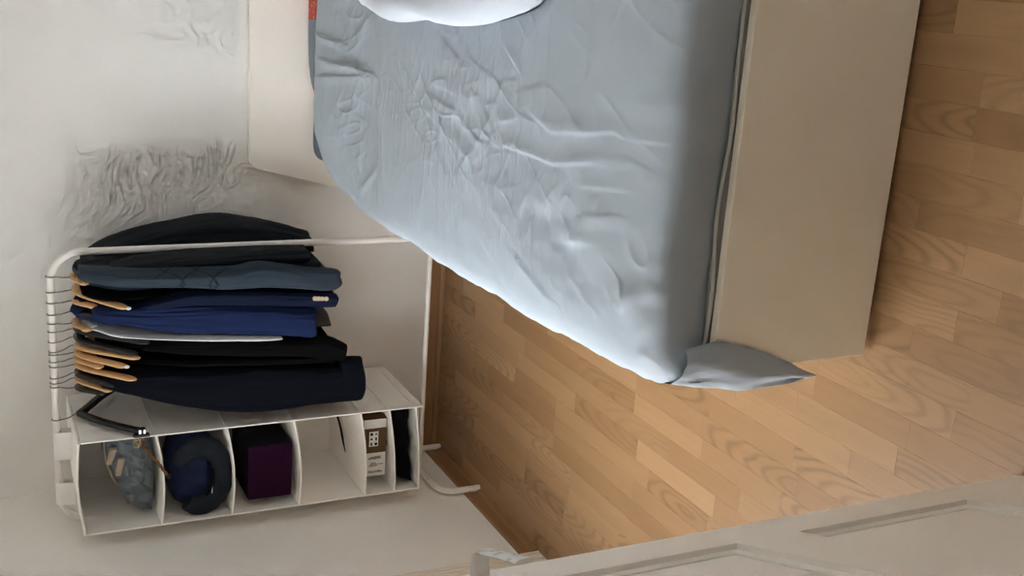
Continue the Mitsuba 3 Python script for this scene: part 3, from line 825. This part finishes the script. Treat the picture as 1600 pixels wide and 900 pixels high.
# ------------------------------------------------------------------ garments
def garment(secs, seed, fold=.006, fr=3.0, n=72, m=90, p=2.6):
    A = np.array(sorted(secs, key=lambda q: -q[0]), float)
    zs = -A[:, 0]
    zz = np.linspace(zs[0], zs[-1], m)
    I = [PchipInterpolator(zs, A[:, i])(zz) for i in range(1, 5)]
    th = np.arange(n) * 2 * np.pi / n
    c, s = np.cos(th), np.sin(th)
    ux, uy = np.sign(c) * np.abs(c) ** (2 / p), np.sign(s) * np.abs(s) ** (2 / p)
    xl, xr, yf, yb = (q[:, None] for q in I)
    X = (xl + xr) / 2 + (xr - xl) / 2 * ux
    Y = (yf + yb) / 2 + (yb - yf) / 2 * uy
    Z = -zz[:, None] + 0 * X
    q = np.stack([np.cos(th)[None] * fr + 0 * X + seed * 7.3, np.sin(th)[None] * fr + Y * 6, Z * 1.7 + seed], -1)
    f = (meshkit.fbm(q, 4, seed) - .5) * 2
    f2 = (meshkit.fbm(q * [2.2, 2.2, 3.5], 3, seed + 20) - .5)
    fold = fold * 1.45
    nx, ny = c * 1.0, s * 1.0
    amp = fold * np.clip((zz - zz[0])[:, None] / .08, .15, 1)
    X = X + nx * amp * (f + .6 * f2)
    Y = Y + ny * amp * 1.2 * (f + .6 * f2)
    Z = Z + 0.004 * np.sin(th * 3 + seed)[None] * (np.arange(m) > m - 4)[:, None]
    return loft(np.stack([X, Y, Z], -1))


def shoulders(nz, xl, xr, yf, yb, yc=RYY, drop=.13):
    """the slope from a hanger's neck to the shoulder, as sections"""
    xc, hwid = (xl + xr) / 2, (xr - xl) / 2
    return [(nz, xc - .012, xc + .012, yc - .045, yc + .045), (nz - drop * .30, xc - hwid * .65, xc + hwid * .65, yc + (yf - yc) * .48, yc + (yb - yc) * .48),
            (nz - drop * .75, xc - hwid * .9, xc + hwid * .9, yc + (yf - yc) * .85, yc + (yb - yc) * .85), (nz - drop * 1.1, xl, xr, yf, yb)]


def collar(t, x, z, m, w=.028, d=.05):
    ys = np.linspace(RYY - d, RYY + d, 20)
    pth = np.stack([x + .004 * np.sin(np.arange(20)), ys, z - .35 * np.abs(ys - RYY)], 1)
    add(t + '__collar', tube(pth, w * .45, 12, flat=(1.3, 1), up=(0, 0, 1)), m, smooth=60)


# 1 black rain jacket at the far right, its back half bulging past the post
t = thing('jacket', 'black rain jacket bulging behind the right post of the rack', 'jacket')
add(t + '__body', garment(shoulders(1.455, .935, .984, -.43, -.08) + [(1.1, .93, .985, -.45, -.07), (.85, .935, .985, -.45, -.07), (.66, .94, .985, -.44, -.08)], 3, .006), 'rain_black', smooth=60)
add(t + '__back_sleeve', garment([(1.43, .93, .96, -.24, -.10), (1.36, .945, 1.00, -.25, -.05), (1.24, .95, 1.040, -.25, -.035), (1.12, .955, 1.066, -.252, -.03), (.97, .955, 1.085, -.252, -.03), (.84, .955, 1.068, -.25, -.03), (.74, .96, 1.045, -.25, -.04), (.63, .96, 1.012, -.245, -.05)], 5, .012, 2.4), 'rain_black', smooth=60)
add(t + '__front_sleeve', garment([(1.36, .960, .985, -.42, -.33), (1.26, .968, 1.005, -.45, -.315), (1.05, .975, 1.020, -.47, -.315), (.85, .978, 1.022, -.47, -.315), (.70, .978, 1.020, -.46, -.32)], 9, .005, 2.6), 'rain_black', smooth=60)
collar(t, .955, 1.455, 'rain_black')
# 2 slate quilted jacket
t = thing('jacket', 'slate grey quilted jacket with rounded hem beside the right post', 'jacket')
add(t + '__body', garment(shoulders(1.455, .885, .945, -.42, -.08) + [(1.1, .89, .945, -.42, -.07), (.8, .885, .94, -.42, -.07), (.62, .885, .935, -.41, -.08)], 13, .005), 'quilt_slate', smooth=60)
add(t + '__sleeve', garment([(1.455, .935, .972, -.40, -.28), (1.40, .928, .98, -.455, -.33), (1.33, .925, .985, -.50, -.36), (1.115, .918, .985, -.525, -.40), (.98, .905, .985, -.53, -.41), (.90, .905, 1.0, -.53, -.41), (.80, .90, .985, -.53, -.41), (.72, .892, .968, -.53, -.41), (.655, .882, .962, -.525, -.42), (.615, .886, .957, -.52, -.43), (.600, .90, .945, -.505, -.45)], 17, .0055, 2.0), 'quilt_slate', smooth=60)
collar(t, .948, 1.452, 'quilt_slate', .034)
t = thing('trousers', 'black trousers hanging in the gap between the slate jacket and the dark navy blazer', 'trousers')
add(t + '__legs', garment([(1.448, .872, .884, -.35, -.21), (1.405, .868, .888, -.42, -.13), (1.37, .864, .892, -.44, -.12), (1.1, .868, .905, -.455, -.12), (.9, .860, .892, -.46, -.12), (.64, .868, .882, -.45, -.13)], 29, .002), 'suit_black', smooth=60)
# 3 dark navy blazer with gold buttons
t = thing('blazer', 'dark navy blazer with four gold cuff buttons next to the slate jacket', 'blazer')
add(t + '__body', garment(shoulders(1.44, .822, .856, -.43, -.08) + [(1.15, .830, .876, -.44, -.07), (1.1, .835, .880, -.44, -.07), (.8, .82, .872, -.44, -.07), (.60, .815, .868, -.43, -.08)], 23, .004), 'blazer_dark_navy', smooth=60)
sl = add(t + '__sleeve', garment([(1.36, .835, .848, -.42, -.32), (1.31, .835, .852, -.46, -.36), (1.23, .842, .880, -.495, -.38), (1.1, .852, .905, -.505, -.40), (.9, .840, .896, -.51, -.41), (.72, .825, .878, -.51, -.42), (.625, .818, .874, -.51, -.42), (.612, .819, .868, -.508, -.425)], 27, .004, 2.0), 'blazer_dark_navy', smooth=60)
for i, z in enumerate((.698, .685, .672, .657)):
    b = trimesh.creation.cylinder(.0085, .005, sections=18)
    b.apply_transform(trimesh.transformations.rotation_matrix(math.pi / 2, [1, 0, 0]))
    b.apply_translation((.864 - .0012 * i, -.514, z))
    add(sl + '__button', b, 'gold_button', 'gold button')
collar(t, .838, 1.455, 'blazer_dark_navy', .03)
# 4 navy blazer
t = thing('blazer', 'bright navy blue blazer hanging between the button blazer and the white shirt', 'blazer')
add(t + '__body', garment(shoulders(1.465, .765, .825, -.44, -.08) + [(1.1, .765, .835, -.45, -.07), (.9, .75, .825, -.45, -.07), (.70, .735, .815, -.45, -.08)], 33, .006), 'blazer_navy', smooth=60)
add(t + '__sleeve', garment([(1.42, .805, .84, -.41, -.30), (1.36, .797, .848, -.47, -.35), (1.24, .775, .855, -.505, -.39), (1.11, .757, .855, -.52, -.40), (.9, .735, .842, -.525, -.41), (.76, .718, .828, -.525, -.41), (.692, .709, .820, -.52, -.42), (.688, .715, .812, -.515, -.43)], 37, .008, 2.2), 'blazer_navy', smooth=60)
collar(t, .806, 1.462, 'blazer_navy', .036)
# grey knit behind
t = thing('knit_top', 'grey knitted top showing below the navy blazer hem', 'knit top')
add(t + '__body', garment(shoulders(1.42, .72, .742, -.38, -.12) + [(1.0, .718, .745, -.39, -.10), (.75, .705, .750, -.40, -.10), (.60, .704, .752, -.40, -.12)], 43, .004), 'knit_grey', smooth=60)
# 5 white shirt
t = thing('shirt', 'white shirt peeking out along the bright navy blazer', 'shirt')
add(t + '__body', garment(shoulders(1.44, .742, .764, -.46, -.09, drop=.10) + [(1.2, .735, .758, -.495, -.10), (1.0, .722, .75, -.522, -.12), (.86, .716, .74, -.528, -.15), (.815, .717, .735, -.522, -.3)], 47, .004), 'shirt_white', smooth=60)
collar(t, .757, 1.437, 'shirt_white', .024, .07)
# 6, 7 black clothes
t = thing('suit_jacket', 'black suit jacket next to the white shirt', 'jacket')
add(t + '__body', garment(shoulders(1.405, .682, .716, -.42, -.08) + [(1.1, .672, .716, -.46, -.07), (.8, .655, .704, -.47, -.07), (.62, .64, .702, -.46, -.08)], 53, .005), 'suit_black', smooth=60)
add(t + '__sleeve', garment([(1.27, .690, .716, -.45, -.36), (1.1, .675, .730, -.505, -.40), (.9, .655, .715, -.515, -.41), (.74, .64, .708, -.515, -.42), (.66, .62, .71, -.51, -.42), (.57, .60, .672, -.50, -.43)], 57, .005, 2.0), 'suit_black', smooth=60)
t = thing('suit_jacket', 'black jacket hanging against the dark navy overcoat', 'jacket')
add(t + '__body', garment(shoulders(1.40, .622, .662, -.42, -.08) + [(1.1, .618, .665, -.48, -.07), (.8, .60, .65, -.49, -.07), (.60, .59, .640, -.48, -.08)], 63, .006), 'suit_black', smooth=60)
# 8 dark navy overcoat on the left
t = thing('overcoat', 'dark navy overcoat hanging in front of the organizer side', 'coat')
add(t + '__body', garment(shoulders(1.452, .545, .592, -.44, -.09, drop=.12) + [(1.2, .512, .592, -.47, -.08), (1.05, .478, .588, -.485, -.08), (.9, .455, .585, -.49, -.08), (.7, .452, .58, -.49, -.09), (.54, .462, .572, -.48, -.1)], 73, .009), 'coat_navy', smooth=60)
sl = add(t + '__sleeve', garment([(1.40, .552, .585, -.40, -.30), (1.33, .545, .615, -.47, -.35), (1.2, .512, .625, -.51, -.38), (1.1, .488, .620, -.525, -.40), (.98, .462, .612, -.53, -.41), (.9, .452, .612, -.53, -.41), (.8, .450, .602, -.53, -.41), (.7, .455, .598, -.53, -.41), (.60, .456, .592, -.53, -.42), (.525, .452, .60, -.528, -.42)], 77, .007, 2.0), 'coat_navy', smooth=60)
add(sl + '__cuff', garment([(.592, .464, .60, -.531, -.425), (.585, .462, .622, -.531, -.425), (.512, .455, .618, -.531, -.425), (.508, .458, .612, -.528, -.43)], 79, .002, 2.0, m=30), 'coat_navy', smooth=60)
collar(t, .572, 1.452, 'coat_navy', .03)
